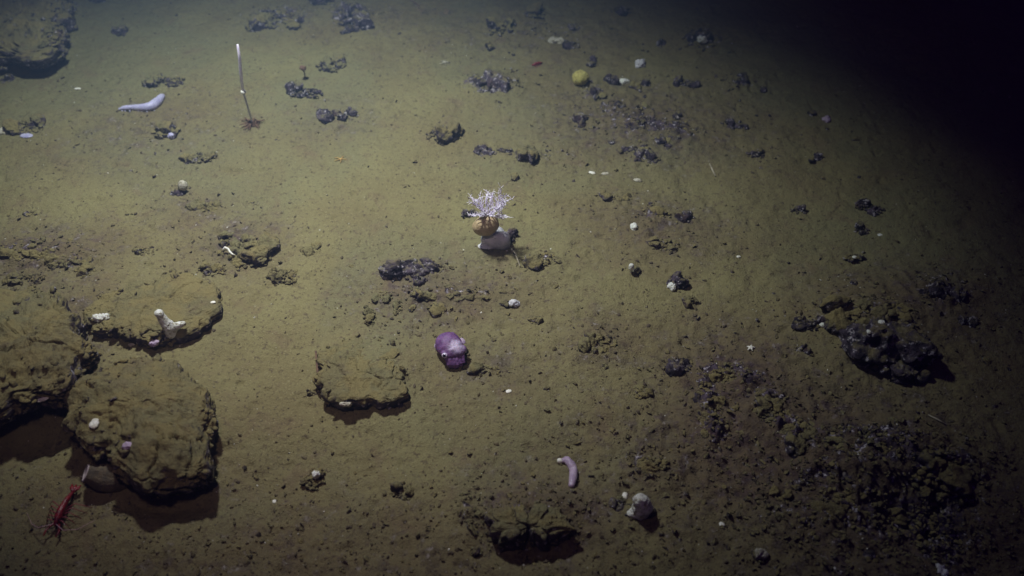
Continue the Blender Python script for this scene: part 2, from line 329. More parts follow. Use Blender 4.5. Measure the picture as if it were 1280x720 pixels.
# ------------------------------------------------------------------ slab rocks with a traced plan
def slab(name, label, outline, zc, slope, base, m, seed, mound=.03, under=.8, n=260, rings=110, amp=.012, jag=.012, cut=1.0, nod=3600, rel=False):
    pts = []
    cpx = np.mean([p[0] for p in outline]); cpy = np.mean([p[1] for p in outline]); C0 = at(cpx, cpy)
    if rel: zc = zc+float(height(C0[0], C0[1], False))
    yc = at0(cpx, cpy, zc)[1]; nrm = np.array([0, slope, 1.0]); off = zc+slope*yc     # z = zc - slope*(y-yc)
    for (px, py) in outline:
        d = ray(px, py); t = (off-CAM_Z)/(d[2]+slope*d[1]); pts.append((d[0]*t, d[1]*t))
    P = np.array(pts); c = P.mean(0); Q = P-c; th = np.arange(n)*2*np.pi/n; R = np.zeros(n)
    for i, a in enumerate(th):
        u = np.array([math.cos(a), math.sin(a)]); best = 0
        for j in range(len(Q)):
            p0 = Q[j]; e = Q[(j+1) % len(Q)]-p0; den = u[0]*e[1]-u[1]*e[0]
            if abs(den) < 1e-9: continue
            t = (p0[0]*e[1]-p0[1]*e[0])/den; s = (p0[0]*u[1]-p0[1]*u[0])/den
            if t > 0 and -1e-6 <= s <= 1+1e-6: best = max(best, t)
        R[i] = best
    for _ in range(3): R = .5*R+.25*np.roll(R, 1)+.25*np.roll(R, -1)
    U = np.stack([np.cos(th), np.sin(th), np.zeros(n)], -1)
    R = R+jag*fbm(U*1.0+seed, 3.0, 3, seed, gain=.42)*1.9
    prof = np.array([(under*.55, -.15), (under*.8, 0.0), (under*.96, .25), (.93, .5), (1.0, .72), (1.0, .86), (.965, .965), (.9, 1.0), (.7, 1.0), (.35, 1.0), (.02, 1.0)])
    tt = np.linspace(0, 1, len(prof)); q = np.linspace(0, 1, rings)
    rf = np.interp(q, tt, prof[:, 0]); zf = np.interp(q, tt, prof[:, 1])
    for _ in range(2): rf[1:-1] = .5*rf[1:-1]+.25*rf[:-2]+.25*rf[2:]; zf[1:-1] = .5*zf[1:-1]+.25*zf[:-2]+.25*zf[2:]
    front = np.clip(-U[:, 1]*.8+.35, 0, 1)[None, :]                    # more undercut where it faces down slope
    rf2 = rf[:, None]; lower = (q < .45)[:, None]
    rr = np.where(lower, 1-(1-rf2)*(.35+.65*front*cut), rf2)
    Xr = c[0]+rr*R[None]*U[None, :, 0]; Yr = c[1]+rr*R[None]*U[None, :, 1]
    ztop = off-slope*Yr + mound*(1-np.clip(rr, 0, 1)**2)
    Zr = base+(ztop-base)*zf[:, None]
    V = np.stack([Xr, Yr, Zr], -1).reshape(-1, 3)
    cc = np.array([c[0], c[1], (zc+base)/2])
    ck = np.abs(fbm(V, 6.5, 3, seed+4)); ck2 = np.abs(fbm(V, 11, 3, seed+6))
    a = amp*(fbm(V, 8, 5, seed+1, gain=.62)*1.25+.6*fbm(V, 17, 4, seed+2, ridged=True)) - amp*.9*sstep(.05, 0, ck) - amp*.5*sstep(.05, 0, ck2)
    a = a + amp*.6*(np.floor(4*fbm(V, 4, 2, seed+12))/4)
    d = V-cc; d[:, 2] *= 2.2; d /= np.linalg.norm(d, axis=1)[:, None]
    V = V+d*a[:, None]
    V[:, 2] += amp*1.2*fbm(V, 5, 3, seed+9)
    F = []
    ii = np.arange(rings*n).reshape(rings, n); nxt = np.roll(ii, -1, 1)
    F = np.stack([ii[:-1], nxt[:-1], nxt[1:], ii[1:]], -1).reshape(-1, 4)
    V = np.vstack([V]); o = link_mesh(name, V, F, m)
    bmm = bmesh.new(); bmm.from_mesh(o.data); bmm.verts.ensure_lookup_table()
    bmesh.ops.contextual_create(bmm, geom=[bmm.verts[i] for i in range((rings-1)*n, rings*n)]); bmm.to_mesh(o.data); bmm.free()
    tag(o, label, 'rock')
    r = np.random.default_rng(seed); inner = np.arange(int(rings*.2)*n, (rings-4)*n)
    # spread nodules evenly over the plan of the top
    Vt = V[inner]; rel = np.hypot(Vt[:, 0]-c[0], Vt[:, 1]-c[1]); pr = rel/rel.sum(); area = .5*np.sum(R**2)*2*np.pi/n
    K = int(area*nod); pick = r.choice(len(Vt), K, p=pr)
    msk = vnoise(Vt[pick]*9+3, seed)+.35*vnoise(Vt[pick]*25, seed+1) > .10
    for nm, mm, sel in (('crust_nodules', m, msk & (r.random(K) < .65)), ('loose_crust', M['rock_mid'], msk & (r.random(K) < .45))):
        mb = MB(); V0, F0 = ico(2)
        for pnt in Vt[pick[sel]]:
            sz = .0030*(5.0**(r.random()**1.8)); A = np.linalg.qr(r.normal(size=(3, 3)))[0]
            W0 = (V0*sz*np.array([1.2, .9, .6])) @ A.T
            W0 = W0+W0*(.5*vnoise(W0/sz*1.3+r.random()*90, 1))[:, None]
            mb.add(W0+pnt+np.array([0, 0, sz*.15]), F0)
        if mb.V: mb.build(nm, mm, o)['kind'] = 'stuff'
    return o

slab('large_boulder', 'broad mud-crusted ledge rock at the left edge, overhanging a black hollow',
     [(-60, 372), (-10, 364), (28, 358), (60, 368), (92, 386), (102, 408), (98, 440), (86, 470), (66, 486), (40, 496), (14, 508), (-60, 530)], .15, .10, -.06, M['rock_dusty'], 31, .03, .35, amp=.026, jag=.035)
slab('flat_rock', 'flat muddy rock with a curved dark rim carrying a forked white sponge',
     [(104, 400), (112, 382), (140, 368), (175, 352), (215, 343), (252, 348), (272, 356), (273, 374), (258, 396), (234, 414), (200, 426), (165, 426), (138, 416), (116, 408)], .070, .10, -.03, M['rock_dusty'], 42, .015, .7, amp=.013, jag=.02)
slab('round_boulder', 'rounded mud-covered boulder with undercut black base, above the red shrimp',
     [(84, 478), (108, 458), (150, 448), (200, 447), (240, 458), (258, 478), (262, 510), (266, 545), (256, 574), (236, 588), (200, 596), (165, 590), (138, 572), (108, 545), (86, 520), (80, 498)], .115, .07, -.06, M['rock_dusty'], 53, .05, .55, amp=.022, jag=.025)
slab('half_buried_slab', 'half-buried square slab with a dark front edge, left of the purple squid',
     [(398, 440), (420, 428), (462, 422), (492, 430), (503, 455), (510, 484), (500, 503), (462, 499), (428, 497), (404, 488), (397, 465)],  .014, .20, -.04, M['rock_dusty'], 64, .012, .75, amp=.014, jag=.016, nod=1500, rel=True)
slab('corner_rock', 'big mottled rock filling the upper left corner above a thin black crack',
     [(-70, 6), (-10, -22), (40, -28), (78, -8), (84, 25), (84, 52), (68, 70), (30, 68), (0, 58), (-60, 52)], .10, .06, -.05, M['rock_mid'], 86, .03, .7, amp=.03, jag=.04)
slab('bottom_rock', 'low rock above a black hollow at the bottom centre edge',
     [(600, 668), (612, 648), (640, 634), (680, 632), (710, 645), (722, 664), (700, 672), (660, 668), (625, 672)], .055, .08, -.07, M['rock_half'], 97, .015, .55, amp=.014, jag=.02)

# ------------------------------------------------------------------ craggy rocks
def crag(name, label, px, py, w, h, m, lumps=5, seed=0, tall=.5, cat='rock', group=None, sub=3, sink=.40):
    P = at(px, py); s = mpp(P); rx = w*s/2; ry = h*s/2*1.15; rs = random.Random(seed*131+int(px)*7+int(py))
    mb = MB(); r0 = min(rx, ry)
    if lumps > 2: lumps = int(lumps*1.9)
    for i in range(lumps):
        a = rs.uniform(0, 2*math.pi); q = math.sqrt(rs.random())*(.85 if lumps > 4 else .5)
        cx = math.cos(a)*q*rx; cy = math.sin(a)*q*ry
        if rx > 1.8*ry and lumps > 2: cx = ((i+.5)/lumps*2-1)*.85*rx; cy = rs.uniform(-.6, .6)*ry+.35*ry*math.sin(i*1.1+seed)
        k = (rs.uniform(.18, .50)*(1-.3*q)*(1.35 if rx > 1.8*ry else 1) if i > 1 else .72) if lumps > 4 else rs.uniform(.6, .9); V, F = ico(sub)
        V = V.copy()
        for _ in range(9):          # broken faces
            nn = np.array([rs.gauss(0, 1) for _ in range(3)]); nn /= np.linalg.norm(nn); dd = V @ nn; o_ = rs.uniform(.50, .88); V = V-np.maximum(0, dd-o_)[:, None]*nn*.97
        V = V*np.array([k*(rx*.25+r0*.5)*rs.uniform(.8, 1.3), k*(ry*.2+r0*.6)*rs.uniform(.8, 1.2), k*r0*tall*rs.uniform(.8, 1.5)])
        az = rs.uniform(0, 3.14); tl = rs.uniform(-.5, .5); Rz = np.array(Matrix.Rotation(az, 3, 'Z') @ Matrix.Rotation(tl, 3, 'X')); V = V @ (Rz if rx < 1.8*ry else np.eye(3)).T
        V = V+np.array([P[0]+cx, P[1]+cy, 0])
        V[:, 2] += float(height(P[0]+cx, P[1]+cy, False))+k*r0*tall*(.5-sink)
        c = V.mean(0)
        V = rough(V, k*r0*.48, 1.3/(k*r0+.006)*.6, seed+i, 3, True, c=c); V = rough(V, k*r0*.26, 3.2/(k*r0+.006), seed+i+50, 3, c=c)
        mb.add(V, F)
    if lumps > 4:
        V0, F0 = ico(2)
        for i in range(int(14+lumps*2.2)):
            a = rs.uniform(0, 2*math.pi); q = math.sqrt(rs.random())*.98; cx = math.cos(a)*q*rx; cy = math.sin(a)*q*ry; k = r0*rs.uniform(.07, .22)
            V = V0*np.array([k*rs.uniform(.8, 1.5), k*rs.uniform(.8, 1.2), k*rs.uniform(.6, 1.)]); V = rough(V, k*.8, 1.1/k, seed+i, 2)
            mb.add(V+np.array([P[0]+cx, P[1]+cy, float(height(P[0]+cx, P[1]+cy, False))+r0*tall*.6*(1-q)*rs.random()+k*.2]), F0)
    V, F = mb.arrays(); o = link_mesh(name, V-P, F, M[m]); o.location = tuple(P)
    return tag(o, label, cat, group)
B_, H_, D_ = 'rock_bare', 'rock_half', 'rock_dusty'
crag('dark_outcrop', 'chunky purple-black bare outcrop with pale flecks, the largest rock on the right', 1120, 440, 100, 76, 'rock_bare', 11, seed=903, tall=.95, sub=5, sink=.35)
crag('muddy_rock', 'mud-covered rock behind the top of the chunky purple-black outcrop', 1090, 392, 110, 34, 'rock_dusty', 9, seed=917, tall=.8, sub=4)
crag('crusted_ledge', 'long dark crusted ledge at the upper edge of the lower right rubble', 1090, 550, 120, 20, 'rock_half', 8, seed=921, tall=.6, sub=4)
crag('crusted_ledge', 'dim purple-brown hump at the right end of the lower right rubble', 1180, 596, 80, 46, 'rock_half', 9, seed=925, tall=.7, sub=4)
crag('crusted_rock', 'purple-brown rock at the right foot of the arch-shaped outcrop', 998, 546, 46, 34, 'rock_half', 7, seed=929, tall=.8, sub=4)
crag('crusted_ledge', 'low brown ledge in the dark near the bottom edge, right part', 1080, 640, 130, 40, 'rock_half', 9, seed=933, tall=.5, sub=4)
crag('crusted_rock', 'crusted rock forming the left leg of the arch-shaped outcrop', 888, 512, 34, 66, 'rock_half', 8, seed=937, tall=.45, sub=4)
crag('crusted_rock', 'crusted rock forming the top of the arch-shaped outcrop', 918, 470, 60, 24, 'rock_half', 8, seed=941, tall=.6, sub=4)
crag('crusted_rock', 'crusted rock forming the right leg of the arch-shaped outcrop', 960, 505, 34, 44, 'rock_half', 8, seed=945, tall=.55, sub=4)
CR = [
 ('small dark stone alone below the top edge, right of the corner rock', 152, 40, 18, 18, B_, 3),
 ('dark stone cut by the top edge, right of the corner rock', 122, 2, 22, 10, B_, 3),
 ('broad greyish rock near the top, left of an upright black shard', 345, 25, 58, 28, H_, 7),
 ('upright black shard leaning at the right end of a grey rock', 377, 25, 12, 34, B_, 3),
 ('dark rock cut by the top edge above the black shard', 404, 2, 36, 12, B_, 4),
 ('mottled purple-grey rock near the top centre, right of the black shard', 440, 24, 40, 42, B_, 6),
 ('pale-topped brown rock behind the grey rock, right of the tall white stalk', 415, 85, 38, 24, H_, 5),
 ('low grey rock with a pale rim, right of the tall white stalk', 383, 118, 44, 20, B_, 5),
 ('dark knobbly double rock below the grey rock with a pale rim', 425, 145, 50, 18, B_, 6),
 ('large dark crusted rock at the upper centre with a mossy right end', 616, 103, 62, 32, B_, 8),
 ('rounded speckled rock below left of the large crusted rock', 553, 168, 38, 36, H_, 6),
 ('dark wedge rock right of the speckled rock above the feathery animal', 620, 190, 46, 18, B_, 6),
 ('muddy rock with black foot touching the dark wedge rock', 658, 189, 38, 26, H_, 5),
 ('small brown pebble above right of the feathery animal', 641, 220, 20, 14, H_, 3),
 ('thin curved line of crust above right of the lilac sea cucumber', 207, 103, 52, 14, H_, 6),
 ('crumbly brown rock just below the lilac sea cucumber', 207, 166, 32, 24, H_, 5),
 ('low brown crescent rock below the crumbly rock', 249, 198, 44, 16, H_, 6),
 ('tiny dark rock under the pale round sponge', 222, 241, 18, 14, B_, 3),
 ('tuft-like brown clump below the pale round sponge', 258, 259, 42, 20, D_, 6),
 ('small flat grey pebble alone near the left edge', 41, 267, 24, 10, H_, 3),
 ('rock with mossy top beside the bluish shell at the left edge', 38, 158, 46, 24, H_, 6),
 ('small dark stone at the left edge under the corner rock', 9, 101, 20, 12, B_, 3),
 ('small dark flake half buried above the flat rock', 180, 314, 30, 9, H_, 4),
 ('long low muddy ridge of rock at the left edge', 34, 317, 74, 14, D_, 8),
 ('lumpy muddy rock right of the long low ridge', 78, 326, 42, 20, D_, 6),
 ('small muddy knob at the right end of the ridge', 106, 339, 30, 14, D_, 4),
 ('dark muddy lump just behind the left ledge rock', 34, 350, 48, 18, H_, 5),
 ('crumbly mound of rock behind the right tip of the flat rock', 314, 316, 58, 42, D_, 9),
 ('low dark rock beside the curled white worm', 266, 338, 34, 16, H_, 5),
 ('dark upright knob above the curled white worm', 284, 298, 22, 24, H_, 4),
 ('small muddy lump right of the crumbly mound', 359, 346, 36, 22, D_, 5),
 ('faint low muddy lump above the small muddy lump', 388, 313, 28, 12, D_, 4),
 ('black-faced rock casting a shadow right, above the half-buried slab', 515, 337, 74, 30, B_, 8),
 ('knobbly chain of rock just above the purple squid', 565, 369, 100, 14, H_, 10),
 ('brown knob under the left end of the knobbly chain', 547, 386, 26, 18, H_, 4),
 ('small upright muddy lump left of the knobbly chain', 497, 384, 14, 26, D_, 4),
 ('small muddy lump at the left of the lumps above the slab', 463, 398, 18, 20, D_, 4),
 ('low brown pebble above the upper edge of the half-buried slab', 462, 404, 14, 9, H_, 3),
 ('flat muddy lump under the black-faced rock', 478, 370, 30, 12, D_, 4),
 ('small brown stone right of the knobbly chain', 668, 400, 22, 14, H_, 4),
 ('small pale-grey stone between the knobbly chain and the brown stone', 636, 380, 22, 12, H_, 4),
 ('reddish brown crumbly rock at the end of the thin twig', 674, 327, 46, 24, H_, 8),
 ('muddy lump with dark feet right of the squid', 748, 430, 48, 26, D_, 7),
 ('dark foot stone left of the muddy lump right of the squid', 737, 438, 22, 12, H_, 3),
 ('line of brown crust right below the purple squid', 608, 462, 40, 12, H_, 6),
 ('grey stone at the top of the patch right of the feathery animal', 826, 268, 26, 18, H_, 4),
 ('dark rounded stone at the right of that patch', 857, 272, 20, 20, B_, 4),
 ('low brown stone trail under the grey stones', 832, 306, 44, 18, H_, 6),
 ('flat muddy stone at the upper edge of that patch', 770, 245, 40, 10, H_, 5),
 ('short dark flake beside the small white cup sponge', 793, 340, 16, 14, H_, 3),
 ('brown stone carrying a white lump, right of the white cup sponge', 846, 356, 26, 18, B_, 5),
 ('trailing muddy crumbs below the stone with the white lump', 862, 378, 20, 16, D_, 4),
 ('dark rock under the lower edge of the upper right rubble patch', 806, 197, 38, 14, B_, 5),
 ('black rock in the dim upper right, right of the yellow sponge', 858, 107, 34, 16, B_, 5),
 ('dim dark rock far right of the yellow sponge', 925, 100, 26, 16, B_, 4),
 ('dim slanted dark flake under the far dark rock', 914, 155, 34, 12, B_, 4),
 ('dim dark rock with a white fleck at the lit area\'s right edge', 946, 194, 26, 16, B_, 4),
 ('dark stone with a purple tint left of the small white blob', 764, 101, 20, 16, B_, 4),
 ('dark stone just right of the yellow sponge foot', 742, 118, 16, 26, B_, 4),
 ('dark knobbly rock at the upper left corner of the crusted outcrop', 850, 458, 34, 30, B_, 7),
 ('small crumbly brown rock left of the crusted outcrop', 803, 489, 24, 24, H_, 5),
 ('purple-black stone left of the large dark outcrop', 1015, 406, 46, 18, B_, 6),
 ('small dark stone below the purple-black stone', 1002, 437, 20, 14, B_, 3),
 ('slanted dark rock in the dim right, beyond the dark outcrop', 1186, 366, 44, 30, B_, 6),
 ('low dark stone left of the slanted dark rock', 1154, 358, 30, 14, B_, 4),
 ('small dim stone at the lower right of the slanted dark rock', 1210, 402, 26, 12, B_, 3),
 ('small dim stone high at the right, left one of a near pair', 1078, 258, 22, 14, B_, 3),
 ('small dim stone high at the right, right one of a near pair', 1094, 264, 22, 16, B_, 3),
 ('dim dark stone under the pale fleck at the right', 1076, 288, 20, 16, B_, 3),
 ('small dim dark stone alone at the right of the lit mud', 998, 264, 20, 12, B_, 3),
 ('muddy small rock with a white fleck above the dark outcrop', 1066, 324, 24, 14, H_, 4),
 ('small dark-footed rock with a white top at the lower left', 393, 600, 26, 28, H_, 5),
 ('small rock with a whitish rim right of the white-topped rock', 504, 614, 26, 24, H_, 5),
 ('rough brown patch of rock above the white blob sponge', 818, 583, 46, 26, D_, 8),
 ('brown rock left of the bottom rock', 594, 648, 24, 30, H_, 5),
 ('small dark rock at the bottom, below left of the bottom rock', 594, 690, 22, 16, H_, 3),
 ('dark pebble pile under the white blob sponge', 798, 640, 40, 14, B_, 5),
 ('small dark fragment left of the white blob sponge', 774, 630, 26, 10, B_, 4),
 ('knob of dark rock right of the feathery animal', 636, 299, 20, 22, B_, 4),
 ('dark flake left of the feathery animal', 585, 268, 22, 12, B_, 3),
 ('purple-black crust at the right end of the half-buried slab edge', 492, 507, 26, 16, B_, 4),
 ('small dark pebble left of the half-buried slab', 392, 491, 18, 8, H_, 3),
 ('dim brownish rock at the bottom right, under the dark patch', 975, 610, 40, 20, H_, 5),
 ('mottled stone at the top edge right of the centre', 628, 38, 36, 26, H_, 5),
 ('faint grey stone below the top edge, right of the mottled stone', 668, 20, 30, 14, H_, 4),
 ('dark stone near the top right of the pale humped sponge', 713, 58, 24, 16, B_, 4),
 ('dark stone cut by the top edge in the dim upper right', 775, 14, 26, 16, B_, 4),
 ('dim cluster rock around the small white block', 876, 50, 34, 26, B_, 5),
]
for i, (lb, px, py, w, h, m, n) in enumerate(CR):
    if w >= 26 and h <= 14: h *= 1.45
    big = w*h > 700
    crag('craggy_rock' if big else 'stone', lb, px, py, w, h, m, n, seed=200+i*3, tall=(1.0 if m != D_ else .85), sub=4 if big else 3)

# individual loose stones in the patches
def scatter(label, group, cells, n, smin, smax, mats, seed):
    rs = random.Random(seed)
    for i in range(n):
        px, py, rx, ry = rs.choice(cells)
        a = rs.uniform(0, 2*math.pi); q = math.sqrt(rs.random())
        sz = smin*(smax/smin)**(rs.random()**1.6)
        crag('loose_stone', label, px+rx*q*math.cos(a), py+ry*q*math.sin(a), sz*rs.uniform(.9, 1.5), sz*rs.uniform(.6, .95), rs.choice(mats), 2 if sz > 9 else 1, seed*50+i, tall=rs.uniform(.5, .9), cat='stone', group=group, sub=2 if sz < 9 else 3)
scatter('dark stone in the rubble patch below and right of the yellow sponge', 'stones of the upper right rubble patch', [(800, 155, 60, 30), (770, 130, 60, 35), (840, 165, 30, 25), (730, 140, 45, 20), (800, 180, 40, 12)], 50, 7, 20, [B_, B_, H_], 3)
scatter('dark stone of the arch-shaped crusted outcrop at the lower right', 'stones of the arch-shaped outcrop', [(915, 470, 42, 12), (885, 500, 14, 35), (958, 500, 22, 30), (995, 545, 20, 18), (920, 490, 40, 20), (905, 525, 26, 22), (890, 545, 18, 16)], 60, 6, 20, [B_, B_, H_], 4)
scatter('dim stone in the dark rubble of the lower right corner', 'stones of the lower right rubble', [(1090, 555, 80, 22), (1160, 580, 50, 30), (1050, 600, 90, 50), (1100, 660, 90, 40), (1010, 650, 60, 40), (1190, 620, 50, 40)], 60, 6, 24, [B_, B_, H_], 5)
scatter('small stone among the ridges at the left edge', 'stones by the left ridges', [(60, 325, 80, 22), (50, 350, 50, 16)], 12, 5, 11, [H_, D_], 6)
scatter('small stone lying round the knobbly chain above the squid', 'stones by the knobbly chain', [(560, 375, 80, 16), (500, 375, 50, 25), (590, 390, 40, 12)], 16, 4, 10, [H_, D_], 7)
scatter('small dim stone strewn across the top of the scene', 'stones at the top', [(700, 60, 90, 45), (850, 40, 110, 35), (520, 30, 100, 30), (910, 90, 60, 40), (980, 170, 50, 60), (1050, 200, 60, 50)], 38, 6, 18, [B_, H_], 8)
scatter('small stone in the patch right of the feathery animal', 'stones right of the feathery animal', [(820, 265, 50, 26), (780, 240, 40, 18), (830, 305, 40, 16), (675, 327, 30, 14)], 16, 4, 10, [H_, B_], 9)
scatter('small stone round the bottom rock', 'stones round the bottom rock', [(640, 650, 60, 24), (690, 680, 50, 20), (600, 670, 30, 30)], 12, 5, 12, [H_, B_], 10)
scatter('small stone strewn behind the lilac sea cucumber and the tall stalk', 'stones in the upper left', [(210, 170, 40, 30), (240, 210, 50, 30), (110, 120, 80, 40), (320, 170, 60, 20), (70, 160, 50, 25)], 18, 4, 10, [H_, D_], 12)
scatter('small stone near the slanted dark rock in the dim right', 'stones in the dim right', [(1150, 370, 70, 40), (1080, 300, 50, 60), (1230, 450, 40, 60)], 16, 5, 15, [B_, H_], 13)

# ------------------------------------------------------------------ uncountable crumbs and grit
def crumbs(name, n, smin, smax, m, seed, area, clump=0.0, oncrust=False):
    r = np.random.default_rng(seed); V0, F0 = ico(1); Vs = []; Fs = []; got = np.zeros((0, 2))
    while len(got) < n:
        PX = r.uniform(*area[0], 20000); PY = r.uniform(*area[1], 20000)
        d = FW[None]+np.array([[1., 0, 0]])*((PX-W/2)/FPX)[:, None]+UP[None]*((H/2-PY)/FPX)[:, None]; t_ = -CAM_Z/d[:, 2]
        x, y = d[:, 0]*t_, d[:, 1]*t_
        if oncrust: keep = r.random(20000) < crust(x, y)**1.5
        elif clump > 0: keep = r.random(20000) < (1-clump)+clump*(zone(x, y)*1.6+.12*(vnoise(np.stack([x*5, y*5, x*0], -1)) > .2))
        else: keep = r.random(20000) < 1
        got = np.vstack([got, np.stack([x[keep], y[keep]], -1)])
    got = got[:n]; zz = height(got[:, 0], got[:, 1])
    for k in range(n):
        s = smin*(smax/smin)**(r.random()**2.2)
        A = r.normal(size=(3, 3)); Q, _ = np.linalg.qr(A)
        V = (V0*(s*np.array([1, r.uniform(.5, .9), r.uniform(.35, .7)]))*(1+.35*r.normal(size=(len(V0), 1)).clip(-1, 1))) @ Q.T
        Vs.append(V+np.array([got[k, 0], got[k, 1], zz[k]+s*.15])); Fs.append(F0+k*len(V0))
    o = link_mesh(name, np.vstack(Vs), np.vstack(Fs), m, smooth=False); o['kind'] = 'stuff'
    return o
AREA = ((-20, 1300), (-5, 735))
tag(crumbs('mud_crumbs', 7000, .0018, .0085, M['crumb'], 1, AREA, .85), 'dark brown mud crumbs littering the seabed', 'crumbs')
tag(crumbs('shell_grit', 520, .0016, .0042, M['bone'], 2, AREA, .3), 'tiny white shell grit sprinkled on the seabed', 'grit')
tag(crumbs('pebble_grit', 3600, .003, .012, M['rock_mid'], 4, AREA, .985), 'grey-brown grit among the stones', 'grit')

tag(crumbs('crust_grit', 4200, .003, .014, M['rock_mid'], 5, AREA, 1, True), 'dark angular crumbs of crust lying in the rubble patches', 'grit')

# ------------------------------------------------------------------ single pale pieces (shells and sponge bits)
bpy.context.view_layer.update(); DG = bpy.context.evaluated_depsgraph_get()
def surface(px, py):          # the first surface met there: bits rest on whatever stone or mud it is
    d = Vector(ray(px, py)).normalized(); ok, loc, nrm, *_ = S.ray_cast(DG, Vector((0, 0, CAM_Z)), d)
    if not ok: return at(px, py), np.array([0, 0, 1.])
    return np.array(loc), np.array(nrm)
def pale_bit(name, label, cat, px, py, w, h, m, seed=0, lift=0.0, ang=0):
    P, nr = surface(px, py+h*.25); s = mpp(P); V, F = ico(4); r0 = min(w, h)*s/2; w *= .92; h *= .92
    if cat == 'shell': V = V*np.array([w*s/2, h*s/2*1.15, r0*.45]); V = rough(V, r0*.30, 1.0/r0, seed, 3)
    else: V = V*np.array([w*s/2, h*s/2*1.05, r0*.85]); V = rough(V, r0*.75, .9/r0, seed, 3); V = rough(V, r0*.25, 3.5/r0, seed+3, 2, True)
    R = Matrix.Rotation(math.radians(ang), 3, 'Z'); V = V @ np.array(R).T
    o = link_mesh(name, V, F, M[m]); o.location = tuple(P+nr*r0*.12); return tag(o, label, cat)
pale_bit('shell', 'oval cream shell lying on top of the rounded boulder', 'shell', 118, 526, 14, 15, 'bone', 1, .19)
pale_bit('sponge', 'pinkish small lump on the lower part of the rounded boulder', 'sponge', 160, 556, 12, 10, 'violet', 2, .19)
pale_bit('shell', 'small white shell at the mouth of the black hollow on the left', 'shell', 53, 498, 16, 6, 'bone', 3, .10, 20)
pale_bit('sponge', 'white lump on the left end of the flat rock', 'sponge', 126, 395, 20, 13, 'white', 4, .08)
pale_bit('sponge', 'small whitish patch on the dark rim of the flat rock', 'sponge', 166, 430, 22, 7, 'pale', 5, .035)
pale_bit('sponge', 'small pinkish nub on the rim just below the forked white sponge', 'sponge', 192, 425, 10, 12, 'violet', 6, .05)
pale_bit('shell', 'tiny white fleck on the right tip of the flat rock', 'shell', 266, 377, 8, 4, 'bone', 7, .05)
pale_bit('shell', 'bluish white oval shell on the dark rock at the left edge', 'shell', 33, 168, 18, 9, 'lilac', 8, .03)
pale_bit('sponge', 'cream lump cut by the left edge beside the bluish shell', 'sponge', 5, 162, 18, 10, 'pale', 9, .01)
pale_bit('shell', 'white elongated shell alone above the bluish shell', 'shell', 97, 110, 9, 4, 'bone', 10)
pale_bit('sponge', 'pale humped sponge near the top, above the yellow sponge', 'sponge', 695, 50, 22, 11, 'pale', 11, .01)
pale_bit('sponge', 'small whitish block sponge in the dim upper right', 'sponge', 878, 47, 13, 11, 'white', 12, .03)
pale_bit('sponge', 'small white blob right of the yellow sponge', 'sponge', 780, 101, 13, 8, 'white', 13, .015)
pale_bit('sponge', 'grey round lump in the dim area right of the top', 'sponge', 800, 78, 16, 14, 'grey', 14, .01)
pale_bit('shell', 'white sliver right of the muddy rock near the centre top', 'shell', 740, 215, 10, 5, 'bone', 15, 0, -30)
pale_bit('shell', 'cream flake next to the white sliver', 'shell', 757, 216, 12, 5, 'pale', 16)
pale_bit('shell', 'cream flake at the upper end of the stone patch right of the feathery animal', 'shell', 797, 224, 12, 6, 'pale', 17, 0, -20)
pale_bit('sponge', 'small round white sponge on the stones right of the feathery animal', 'sponge', 793, 282, 9, 11, 'white', 18, .02)
pale_bit('sponge', 'white lump on the brown stone right of the white cup sponge', 'sponge', 840, 355, 9, 10, 'white', 19, .03)
pale_bit('shell', 'tiny bright shell alone on the lit mud towards the right', 'shell', 923, 320, 6, 4, 'bone', 20)
pale_bit('shell', 'white fleck on the top of the dark outcrop', 'shell', 1102, 401, 9, 8, 'white', 21, .10)
pale_bit('shell', 'small cream fleck on the dark face of the outcrop', 'shell', 1086, 413, 6, 7, 'white', 22, .10)
pale_bit('shell', 'tiny white fleck low on the dark face of the outcrop', 'shell', 1107, 456, 6, 6, 'white', 23, .10)
pale_bit('shell', 'white fleck on the purple-black stone left of the dark outcrop', 'shell', 1029, 404, 9, 8, 'white', 24, .03)
pale_bit('shell', 'whitish fleck behind the dark outcrop in the dim right', 'shell', 1100, 293, 7, 5, 'white', 25, .01)
pale_bit('sponge', 'pale rounded lump at the dark bottom edge, right of centre', 'sponge', 948, 690, 18, 16, 'pale', 26, .01)
pale_bit('sponge', 'pale lump cut by the bottom edge at the far lower right', 'sponge', 1176, 712, 20, 16, 'grey', 27, .01)
pale_bit('shell', 'small cream shell right of the white blob sponge', 'shell', 902, 654, 7, 8, 'bone', 28, 0, -30)
pale_bit('shell', 'bright yellowish shell left of the white blob sponge', 'shell', 781, 617, 8, 10, 'bone', 29, .02)
pale_bit('shell', 'small white shell to the left of the white-topped rock', 'shell', 343, 626, 6, 5, 'bone', 30, 0, -40)
pale_bit('sponge', 'white cap on the small dark-footed rock at the lower left', 'sponge', 395, 591, 10, 11, 'white', 31, .04)
pale_bit('sponge', 'whitish patch at the left end of the slab\'s dark edge', 'sponge', 432, 503, 16, 7, 'pale', 32, .03)
pale_bit('sponge', 'faint violet blob in the dim upper right', 'sponge', 1033, 147, 10, 10, 'violet', 33, .01)
pale_bit('sponge', 'pale grey nub on the crumbly rock below the lilac sea cucumber', 'sponge', 216, 167, 9, 11, 'lilac', 34, .025)
pale_bit('shell', 'small white chip right of the half-buried slab under the squid', 'shell', 636, 488, 8, 6, 'bone', 35)
pale_bit('sponge', 'pale rounded stone-like sponge left of the small brown stone', 'sponge', 643, 378, 12, 11, 'grey', 36, .01)
pale_bit('shell', 'white fleck on the muddy rock above the dark outcrop', 'shell', 1068, 320, 6, 5, 'white', 37, .03)

